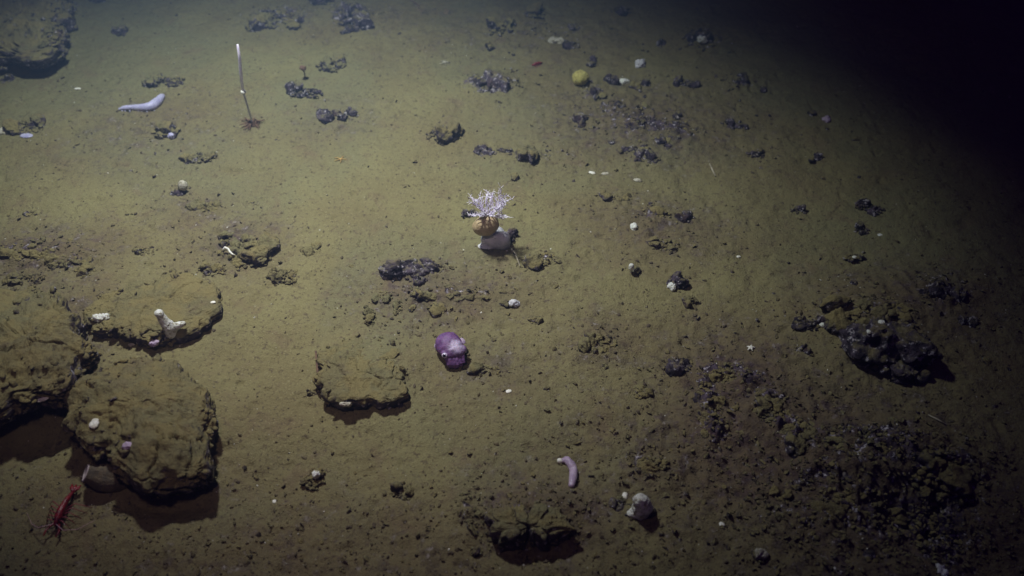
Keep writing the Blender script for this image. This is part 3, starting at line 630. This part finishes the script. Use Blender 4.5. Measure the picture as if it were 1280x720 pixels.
# ------------------------------------------------------------------ sponges with a form of their own
# yellow ball
P = at(725, 104); s = mpp(P); r = 10.5*s
mb = MB(); V, F = ico(5); V = V*r; V[:, 2] *= .85; V = rough(V, r*.16, 1.6/r, 4, 4); V = rough(V, r*.03, 12/r, 6, 2); mb.add(V, F)
o = mb.build('ball_sponge', M['yellow']); o.location = (P[0], P[1], P[2]+r*.75); tag(o, 'round pale yellow ball sponge among dim stones at the upper right', 'sponge')
# pale round sponge on a stalk
P = at(231, 240); s = mpp(P); t = thing('stalked_ball_sponge', 'small pale round sponge standing on a tiny dark rock', 'sponge', P)
mb = MB(); mb.ball((0, 0, 10*s), (6*s, 6*s, 7*s)); V, F = mb.arrays(); V = rough(V, 1*s, 200, 3); link_mesh('ball', V, F, M['pale'], t)
mb = MB(); mb.tube([(0, 0, -.01), (.002, 0, .01), (0, 0, 9*s)], [.004, .003, .004]); mb.build('stalk', M['stem'], t)
# cup sponge
P = at(788, 341); s = mpp(P); t = thing('cup_sponge', 'small white egg-shaped sponge on a short stem right of centre', 'sponge', P)
mb = MB(); mb.ball((0, 0, 10*s), (3.6*s, 3.6*s, 5.5*s)); V, F = mb.arrays(); link_mesh('cup', rough(V, .8*s, 250, 5), F, M['white'], t)
mb = MB(); mb.tube([(0, 0, -.01), (.002, 0, .008), (0, 0, 6*s)], [.003, .0025, .004]); mb.build('stalk', M['stem'], t)
# forked white sponge on the flat rock
P = surface(214, 412)[0]; s = mpp(P)
mb = MB()
mb.tube([(0, 0, -.02), (-.004, 0, .015), (-.012, .0, .04), (-.018, .004, .062)], [.021, .022, .017, .013], 14)
mb.ball((-.02, .004, .07), (.015, .014, .014)); mb.ball((-.001, .0, .006), (.022, .02, .016))
mb.tube([(.008, 0, .005), (.028, .004, .018), (.048, .008, .022)], [.015, .012, .008], 12)
V, F = mb.arrays(); V, F = remeshed(V, F, .0025, 5); V = rough(V, .003, 90, 3, 3)
o = link_mesh('forked_sponge', V, F, M['white']); o.location = tuple(P); tag(o, 'white forked sponge with a tall lobe standing on the rim of the flat rock', 'sponge')
# white blob sponge on the dark pebbles
P = at(798, 641); mb = MB()
mb.tube([(.004, 0, -.01), (.006, 0, .02), (.004, .0, .045), (-.012, 0, .062)], [.024, .028, .024, .016], 14); mb.ball((.0, 0, .055), (.02, .018, .018)); mb.ball((.01, -.004, .02), (.026, .022, .024)); mb.ball((-.014, -.008, .002), (.02, .016, .012))
V, F = mb.arrays(); V, F = remeshed(V, F, .0025, 5); V = rough(V, .004, 80, 3, 3)
o = link_mesh('blob_sponge', V, F, M['white']); o.location = (P[0], P[1], P[2]+.01); tag(o, 'milky white upright blob sponge on a pile of dark pebbles, lower right of centre', 'sponge')
# vase sponge leaning out from under the boulder
P = at(148, 600); t = thing('vase_sponge', 'brownish tube sponge with open pale mouth leaning out below the rounded boulder', 'sponge', P)
ax = Vector((-.62, -.08, .42)).normalized(); q = Vector((0, 0, 1)).rotation_difference(ax).to_matrix()
def rotd(V, sh=(0, 0, 0)): return np.asarray(V) @ np.array(q).T + np.array(sh)
prof = [(.006, -.045), (.020, -.032), (.034, -.010), (.041, .018), (.040, .045), (.033, .066), (.027, .080), (.026, .088)]
mb = MB(); mb.lathe(prof, 40, wob=.04); V, F = mb.arrays(); link_mesh('body', rotd(rough(V, .004, 45, 3)), F, M['vase'], t)
mb = MB(); mb.lathe([(.026, .088), (.025, .092), (.021, .091), (.020, .087), (.021, .082)], 40, wob=.04); V, F = mb.arrays(); link_mesh('lip', rotd(rough(V, .002, 45, 3)), F, M['vase_lip'], t)
mb = MB(); mb.lathe([(.0215, .083), (.024, .065), (.026, .04), (.018, .015), (.001, .008)], 40, wob=.04); V, F = mb.arrays(); link_mesh('inner_wall', rotd(V), F, M['vase_in'], t)

# ------------------------------------------------------------------ lilac sea cucumber
def cucumber(name, label, pxs, rad, m, knobs=True, lift=.8, papilla='papilla'):
    pts = np.array([at(*p) for p in pxs]); s = mpp(pts[0]); rad = np.array(rad)*s
    C = pts.mean(0); k = len(pts); tt = np.linspace(0, k-1, 40)
    P = np.stack([np.interp(tt, range(k), pts[:, j]) for j in range(3)], -1); R = np.interp(tt, range(k), rad)
    for _ in range(6): P[1:-1] = .5*P[1:-1]+.25*P[:-2]+.25*P[2:]; R[1:-1] = .5*R[1:-1]+.25*R[:-2]+.25*R[2:]
    P[:, 2] = np.convolve(np.pad(P[:, 2], 4, mode='edge'), np.ones(9)/9, 'valid')+R*lift
    mb = MB(); mb.tube(P-C, R, 18); V, F = mb.arrays(); V = V+(.0030*fbm(V, 50, 3, 4)+.0016*fbm(V*np.array([3, .6, 1]), 60, 2, 9, True))[:, None]*np.array([0, .4, 1])
    t = thing(name, label, 'sea cucumber', C)
    link_mesh('body', V, F, m, t)
    return t, P-C, R
t, P, R = cucumber('sea_cucumber', 'lilac elongated sea cucumber with raised right end at the upper left', [(149, 138), (158, 137), (170, 137), (182, 138), (192, 136), (199, 130), (204, 122)], [1.6, 3.2, 4.0, 4.8, 5.6, 5.4, 3.2], M['lilac'])
for i in range(3, 38, 3):
    mb = MB(); jx = .004*math.sin(i*7.3); c = P[i]+np.array([jx, -R[i]*.75, -R[i]*.6]); mb.tube([c, c+np.array([jx, -.004-.003*math.sin(i*3.1), -.006])], [.0035, .0015], 7); mb.build('tube_foot', M['lilac'], t)
t, P, R = cucumber('small_sea_cucumber', 'small violet banana-shaped sea cucumber on dark mud below centre', [(701, 578), (708, 577), (714, 583), (717, 592), (716, 601), (714, 609)], [2.6, 4.6, 5.2, 5.4, 5.0, 3.6], M['violet'])
mb = MB(); mb.ball(P[0]+np.array([-.003, 0, .003]), (.009, .008, .008)); mb.build('mouth', M['bone'], t)

# ------------------------------------------------------------------ tall white stalk (glass sponge stalk)
B = at(316, 156); t = thing('stalked_sponge', 'tall thin white stalk standing on the mud at the upper left', 'sponge', B)
# a slender stalk of 0.32 m leaning slightly left; upper part pale, lower part clear
def on_ray(px, py, y):          # the stalk's joints, at their own distance
    d = ray(px, py); k = y/d[1]; return np.array([d[0]*k, y, CAM_Z+d[2]*k])
J = [on_ray(316, 156, B[1]), on_ray(311, 138, B[1]-.01), on_ray(304, 115, B[1]-.02), on_ray(301, 92, B[1]-.03), on_ray(297, 56, B[1]-.045)]
J = [j-B for j in J]
mb = MB(); mb.tube([J[0]-np.array([0, 0, .02]), J[0], J[1], J[2]], [.004, .0045, .0045, .0042], 8); mb.build('lower_stalk', M['stem'], t)
mb = MB(); mb.tube([J[2], J[3], J[3]*.5+J[4]*.5+np.array([.002, 0, 0]), J[4]], [.0052, .0065, .006, .0045], 10); mb.build('white_stalk', M['tentacle'], t)
mb = MB(); V, F = ico(3); mb.ball(J[2], (.012, .011, .010)); mb.build('bead', M['bone'], t)
mb = MB(); rs = random.Random(3)
for i in range(50):
    a = rs.uniform(0, 6.28); l = rs.uniform(.015, .06); mb.tube([(0, 0, -.006), (math.cos(a)*l*.4, math.sin(a)*l*.4, .018*rs.random()+.006), (math.cos(a)*l, math.sin(a)*l, rs.uniform(.0, .02))], [.004, .003, .0015], 5)
mb.build('root_tuft', M['brown'], t)

# ------------------------------------------------------------------ feathery-armed sea cucumber on its pale rock
P = at(618, 304)
mb = MB(); V, F = ico(4); V = V*np.array([.044, .038, .038]); V = rough(V, .016, 16, 8, 4, True); mb.add(V+np.array([0, .01, .018]), F)
V, F = ico(4); V = V*np.array([.035, .03, .035]); V = rough(V, .012, 20, 18, 4); mb.add(V+np.array([.03, -.01, .02]), F)
V, F = ico(3); V = V*np.array([.03, .02, .014]); V = rough(V, .008, 20, 28, 4); mb.add(V+np.array([-.035, -.02, -.002]), F)
V, F = mb.arrays(); V, F = remeshed(V, F, .004, 3); o = link_mesh('pale_rock', V, F, M['grey']); o.location = tuple(P)
tag(o, 'pale grey smooth rock under the feathery-armed animal', 'rock')
A = on_ray(607, 282, P[1]-.015)
t = thing('feather_armed_sea_cucumber', 'tan oval animal with a crown of white branching tentacles, just above centre', 'sea cucumber', A)
mb = MB(); V, F = ico(4); V = V*np.array([.050, .036, .040]); V = rough(V, .004, 40, 8, 3)
R_ = np.array(Matrix.Rotation(math.radians(-28), 3, 'Y')); V = V @ R_.T; link_mesh('body', V, F, M['tan'], t)
mb = MB(); mb.ball((.014, .010, .030), (.016, .015, .016)); mb.build('collar', M['tentacle'], t)
rs = random.Random(12)
def branch(mb, p, d, l, r, depth):
    p = np.array(p, float); d = np.array(d, float); d /= np.linalg.norm(d); pts = [p]; n = 5
    for i in range(n):
        d = d+np.array([rs.uniform(-.16, .16) for _ in range(3)])+np.array([0, 0, .04]); d /= np.linalg.norm(d); pts.append(pts[-1]+d*l/n)
    mb.tube(pts, np.linspace(r, r*.55, n+1), 6)
    if depth == 0: return
    side = np.cross(d, np.array([rs.uniform(-1, 1), rs.uniform(-1, 1), rs.uniform(-1, 1)])); side /= np.linalg.norm(side)
    for i in range(1, n+1):
        for rep in ((0, 1) if depth > 1 else (i % 2,)):
         sg = 1 if rep else -1; sd = side*sg+np.array([rs.uniform(-.4, .4) for _ in range(3)])
         branch(mb, pts[i], d*.85+sd*.8, l*(.48 if depth > 1 else .40)*rs.uniform(.75, 1.1), r*.6, depth-1)
for k in range(10):
    a = k/10*2*math.pi+.2; dirv = np.array([math.cos(a)*.8, math.sin(a)*.5-.02, 1.05+.25*rs.random()])
    if dirv[1] < -.3: dirv[2] = .35
    mb = MB(); branch(mb, (.014+math.cos(a)*.012, .010+math.sin(a)*.010, .045), dirv, .066*rs.uniform(.8, 1.2), .0032, 2); mb.build('tentacle', M['tentacle'], t)
mb = MB(); a, b = at(636, 308), at(650, 334); mid = (a+b)/2; mb.tube([a-mid+np.array([0, 0, .004]), np.array([.004, 0, .014]), b-mid+np.array([0, 0, .004])], [.0028, .0028, .002], 7)
o = mb.build('twig', M['twig']); o.location = tuple(mid); tag(o, 'thin pale twig trailing down from the feathery animal\'s rock', 'twig')

# ------------------------------------------------------------------ purple bobtail squid
P = at(566, 444); t = thing('bobtail_squid', 'round purple bobtail squid resting on the mud at the centre, facing the camera', 'squid', P)
def mat_squid():
    m, nt, N, L, Pn = newmat('squid_skin'); tc = N.new('ShaderNodeTexCoord'); pos = tc.outputs['Object']
    c = mix(nt, ramp(nt, noise_n(nt, pos, 38, 4, .6), .35, .65), (.095, .036, .125), (.165, .075, .20))
    sep = N.new('ShaderNodeSeparateXYZ'); L.new(pos, sep.inputs[0])
    vm = N.new('ShaderNodeVectorMath'); vm.operation = 'DISTANCE'; L.new(pos, vm.inputs[0]); vm.inputs[1].default_value = (.012, -.018, .066)
    pale = math_n(nt, 'MULTIPLY', ramp(nt, math_n(nt, 'ADD', vm.outputs['Value'], math_n(nt, 'MULTIPLY', noise_n(nt, pos, 60, 3, .6), .022)), .056, .026), .75)
    c = mix(nt, pale, c, (.60, .52, .66))
    vo = N.new('ShaderNodeTexVoronoi'); vo.inputs['Scale'].default_value = 210; L.new(pos, vo.inputs['Vector'])
    c = mix(nt, math_n(nt, 'MULTIPLY', ramp(nt, vo.outputs['Distance'], .38, .22), .55), c, (.09, .025, .09))
    L.new(c, Pn.inputs['Base Color']); Pn.inputs['Roughness'].default_value = .62; Pn.inputs['Subsurface Weight'].default_value = .2; Pn.inputs['Subsurface Scale'].default_value = .008
    L.new(bump_n(nt, noise_n(nt, pos, 120, 3, .6), .4, .002), Pn.inputs['Normal']); return m
M['squid'] = mat_squid()
mb = MB()
Rm = np.array(Matrix.Rotation(math.radians(-28), 3, 'X'))
mb.ball((-.012, .020, .046), (.054, .062, .045), 4); mb.ball((-.004, .000, .046), (.050, .050, .040), 4)                       # mantle
mb.ball((.002, -.022, .045), (.047, .036, .036), 4)                      # head
mb.ball((-.032, -.030, .050), (.020, .018, .019), 3); mb.ball((.040, -.018, .046), (.016, .016, .016), 3)   # eye bulges
for k, x in enumerate([-.033, -.020, -.0065, .0065, .020, .033]):
    y0 = -.050+.30*abs(x)
    mb.tube([(x*.8+.002, y0+.016, .044), (x*.95+.002, y0-.012, .036), (x*.90+.002, y0-.028, .022), (x*.72+.002, y0-.030, .010), (x*.60, y0-.022, .003)], [.014, .0105, .0085, .0062, .0038], 12)
V, F = mb.arrays(); V, F = remeshed(V, F, .0020, 5); V = rough(V, .0035, 55, 3, 4); V = V+np.array([0, 0, 1])*(.002*fbm(V, 30, 3, 8, True))[:, None]
link_mesh('body', V, F, M['squid'], t)
for sx, cx, cy in ((-1, -.058, .028), (1, .048, .030)):
    mb = MB(); mb.ball((0, 0, 0), (.012, .018, .0035), 3, np.array(Matrix.Rotation(sx*math.radians(28), 3, 'Y')))
    V, F = mb.arrays(); fo = link_mesh('fin', V, F, M['violet'], t); fo.location = (cx, cy, .045)
for ex, ey, ez, nn in ((-.038, -.045, .058, (-.42, -.72, .62)), (.049, -.024, .045, (.95, -.30, .10))):
    n = Vector(nn).normalized(); q = Vector((0, 0, 1)).rotation_difference(n).to_matrix(); Q = np.array(q)
    mb = MB(); V, F = ico(4); V = V*np.array([.0118, .0118, .0072]); mb.add(V @ Q.T, F); eo = mb.build('eye', M['eyering'], t); eo.location = (ex, ey, ez)
    mb = MB(); V, F = ico(3); V = V*np.array([.0070, .0070, .0036])+np.array([0, 0, .0052]); mb.add(V @ Q.T, F); mb.build('pupil', M['blackeye'], eo)

t.rotation_euler = (0, 0, math.radians(13)); t.scale = (.80, .76, .78)

# ------------------------------------------------------------------ red shrimp
P = at(80, 648); t = thing('red_shrimp', 'bright red shrimp on dark mud at the lower left, its shadow beside it', 'shrimp', P)
hd = at(73, 662)-P; tl = at(95, 618)-P; hd[2] = .020; tl[2] = .022; ax = tl-hd; L_ = np.linalg.norm(ax); u = ax/L_; sd = np.array([u[1], -u[0], 0])
mb = MB()
pts = [hd+u*L_*k+np.array([0, 0, z]) for k, z in ((-.03, .0), (.05, .004), (.2, .009), (.38, .011), (.5, .011), (.62, .009), (.75, .006), (.88, .002), (.95, 0))]
mb.tube(pts, [.002, .006, .0095, .010, .0088, .008, .0065, .005, .003], 14)
mb.ball(hd+u*L_*.22+np.array([0, 0, .008]), (.0105, .0105, .010)); V, F = mb.arrays()
k = ((V-hd) @ u)/L_; V = V+np.array([0, 0, 1])*(.0012*np.sin(k*60)*(k > .4))[:, None]
link_mesh('body', V, F, M['red'], t)
for sg in (-1, 0, 1):
    mb = MB(); b0 = hd+u*L_*.93; mb.ball(b0+u*.016+sd*sg*.009, (.006, .006, .002)); mb.tube([b0, b0+u*.012+sd*sg*.006, b0+u*.026+sd*sg*.013], [.003, .0055, .002], 8); mb.build('tail_fan', M['red'], t)
for sg in (-1, 1):
    for i in range(5):
        b = hd+u*L_*(.14+.075*i); e = b+sd*sg*(.040+.006*i)+u*(-.015+.011*i); kn = (b+e)/2+np.array([0, 0, .014]); e = e.copy(); e[2] = -.004; b = b+np.array([0, 0, -.002])
        mb = MB(); mb.tube([b, kn, e], [.0018, .0014, .0008], 6); mb.build('leg', M['redleg'], t)
    mb = MB(); b = hd+sd*sg*.005; mb.tube([b+np.array([0, 0, .006]), b-u*.018+sd*sg*.030+np.array([0, 0, .012]), b-u*.005+sd*sg*.060, b+u*.03+sd*sg*.095+np.array([0, 0, -.004])], [.0012, .001, .0008, .0005], 5); mb.build('antenna', M['whisker'], t)
    mb = MB(); mb.tube([b+u*.01, b-u*.016+sd*sg*.014, b-u*.034+sd*sg*.012], [.003, .0032, .0015], 7); mb.build('claw', M['red'], t)
    mb = MB(); mb.ball(hd+u*.012+sd*sg*.008+np.array([0, 0, .010]), .0028, 2); mb.build('eye', M['blackeye'], t)

# small second red animal among the far stones
P = at(671, 82); t = thing('small_red_shrimp', 'tiny red shrimp near the top, left of the yellow sponge', 'shrimp', P)
mb = MB(); mb.tube([(-.022, -.008, .006), (-.006, 0, .012), (.012, .004, .012), (.026, .012, .008)], [.003, .006, .006, .003], 10); mb.build('body', M['red'], t)
for i in range(4):
    mb = MB(); x = -.012+.009*i; mb.tube([(x, 0, .008), (x+.004, -.012, .010), (x+.006, -.020, -.002)], [.0015, .0013, .001], 5); mb.build('leg', M['redleg'], t)

# ------------------------------------------------------------------ starfish and thin pieces
def star(name, label, px, py, rpx, n, m, wid, seed, curl=0):
    P = at(px, py); s = mpp(P); rs2 = random.Random(seed); mb = MB()
    for k in range(n):
        a = k*2*math.pi/n+rs2.uniform(-.15, .15); l = rpx*s*rs2.uniform(.85, 1.1); b = a+curl*rs2.uniform(-1, 1)
        mb.tube([(0, 0, .006), (math.cos(a)*l*.5, math.sin(a)*l*.5, .006), (math.cos(a)*l*.5+math.cos(b)*l*.5, math.sin(a)*l*.5+math.sin(b)*l*.5, .004)], [wid*1.3, wid, wid*.4], 7)
    mb.ball((0, 0, .006), (wid*1.8, wid*1.8, wid)); V, F = mb.arrays(); V, F = remeshed(V, F, max(wid*.3, .0008), 1)
    o = link_mesh(name, V, F, m); o.location = tuple(P); return tag(o, label, 'starfish')
star('starfish', 'tiny white five-armed starfish on the mud right of centre', 938, 436, 5.5, 5, M['bone'], .0036, 2)
star('brittle_star', 'thin-armed orange-yellow brittle star on the mud above centre left', 426, 200, 9, 5, M['orange'], .0020, 4, .6)
star('brittle_star', 'small pale thin-armed star between the top rocks and the large crusted rock', 556, 79, 7, 5, M['pale'], .0022, 5, .5)
P = at(284, 322)
mb = MB(); mb.tube([(-.014, .016, .012), (-.006, .022, .020), (.006, .016, .018), (.014, .004, .014), (.024, -.004, .010), (.032, -.004, .006)], [.003, .0042, .0042, .004, .0035, .002], 8)
o = mb.build('tube_worm', M['bone']); o.location = tuple(P+np.array([0, 0, .01])); tag(o, 'small curled white worm tube between two dark rocks behind the flat rock', 'worm')
def stick(name, label, pts, r, m, cat='twig'):
    Q = [at(*p) for p in pts]; C = sum(Q)/len(Q); mb = MB(); mb.tube([q-C+np.array([0, 0, .005]) for q in Q], r, 7); o = mb.build(name, m); o.location = tuple(C); tag(o, label, cat)
stick('twig', 'short pale stick on the dim mud at the upper right', [(887, 206), (890, 213), (894, 221)], [.003, .004, .003], M['twig'])
stick('twig', 'thin dark strip drawn in for the shade line along the left side of the half-buried slab', [(395, 440), (397, 462), (399, 486)], [.003, .004, .003], M['brown'])  # added strip that draws shade beside the slab's left edge
stick('twig', 'thin dark stick near the top, right of the mottled purple-grey rock', [(512, 0), (518, 4), (524, 8)], [.003, .004, .003], M['brown'])
stick('twig', 'thin reddish twig in the dim lower right', [(1160, 520), (1172, 526), (1182, 532)], [.002, .003, .002], M['twig'])
P = at(382, 100); t = thing('stalked_tuft', 'small dark lollipop-shaped tuft on a thin stem above the grey rock', 'sponge', P)
mb = MB(); mb.tube([(0, 0, -.005), (.001, 0, .03), (0, 0, .055)], [.003, .0025, .003], 7); mb.build('stalk', M['brown'], t)
mb = MB(); V, F = ico(3); mb.ball((0, 0, .062), (.016, .014, .014)); V, F = mb.arrays(); link_mesh('head', rough(V, .007, 90, 4), F, M['brown'], t)

# ------------------------------------------------------------------ particles drifting in the water
r = np.random.default_rng(8); Vs = []; Fs = []; V0, F0 = ico(1); k = 0
spots = [(1250, 17), (1143, 50), (1222, 104), (1240, 110), (1197, 137), (1046, 113), (1018, 67), (1020, 165), (964, 44), (1004, 143)]+[(r.uniform(0, 1280), r.uniform(0, 720)) for _ in range(190)]
for (px, py) in spots:
    d = ray(px, py); t_ = r.uniform(1.0, 1.8); s_ = r.uniform(.0006, .0014)
    Vs.append(V0*s_*np.array([1, 1, r.uniform(.5, 1)])+np.array([0, 0, CAM_Z])+d*t_); Fs.append(F0+k*len(V0)); k += 1
o = link_mesh('marine_snow', np.vstack(Vs), np.vstack(Fs), M['bone']); o['kind'] = 'stuff'; tag(o, 'pale particles drifting in the dark water', 'particles')
# ------------------------------------------------------------------ water (haze box)
bm = bmesh.new(); bmesh.ops.create_cube(bm, size=1)
me = bpy.data.meshes.new('haze'); bm.to_mesh(me); bm.free()
hz = bpy.data.objects.new('haze', me); COL.objects.link(hz); hz['kind'] = 'stuff'
hz.scale = (100, 100, 4.6); hz.location = (0, 0, 1.0)
hm = bpy.data.materials.new('sea_water_haze'); hm.use_nodes = True; hn = hm.node_tree
hn.nodes.remove(hn.nodes['Principled BSDF'])
pv = hn.nodes.new('ShaderNodeVolumePrincipled'); pv.inputs['Color'].default_value = (.13, .22, .34, 1); pv.inputs['Absorption Color'].default_value = (.01, .26, .16, 1); pv.inputs['Density'].default_value = .14
pv.inputs['Anisotropy'].default_value = .2
hn.links.new(pv.outputs[0], hn.nodes['Material Output'].inputs['Volume']); me.materials.append(hm)

print('objects', len(bpy.data.objects))
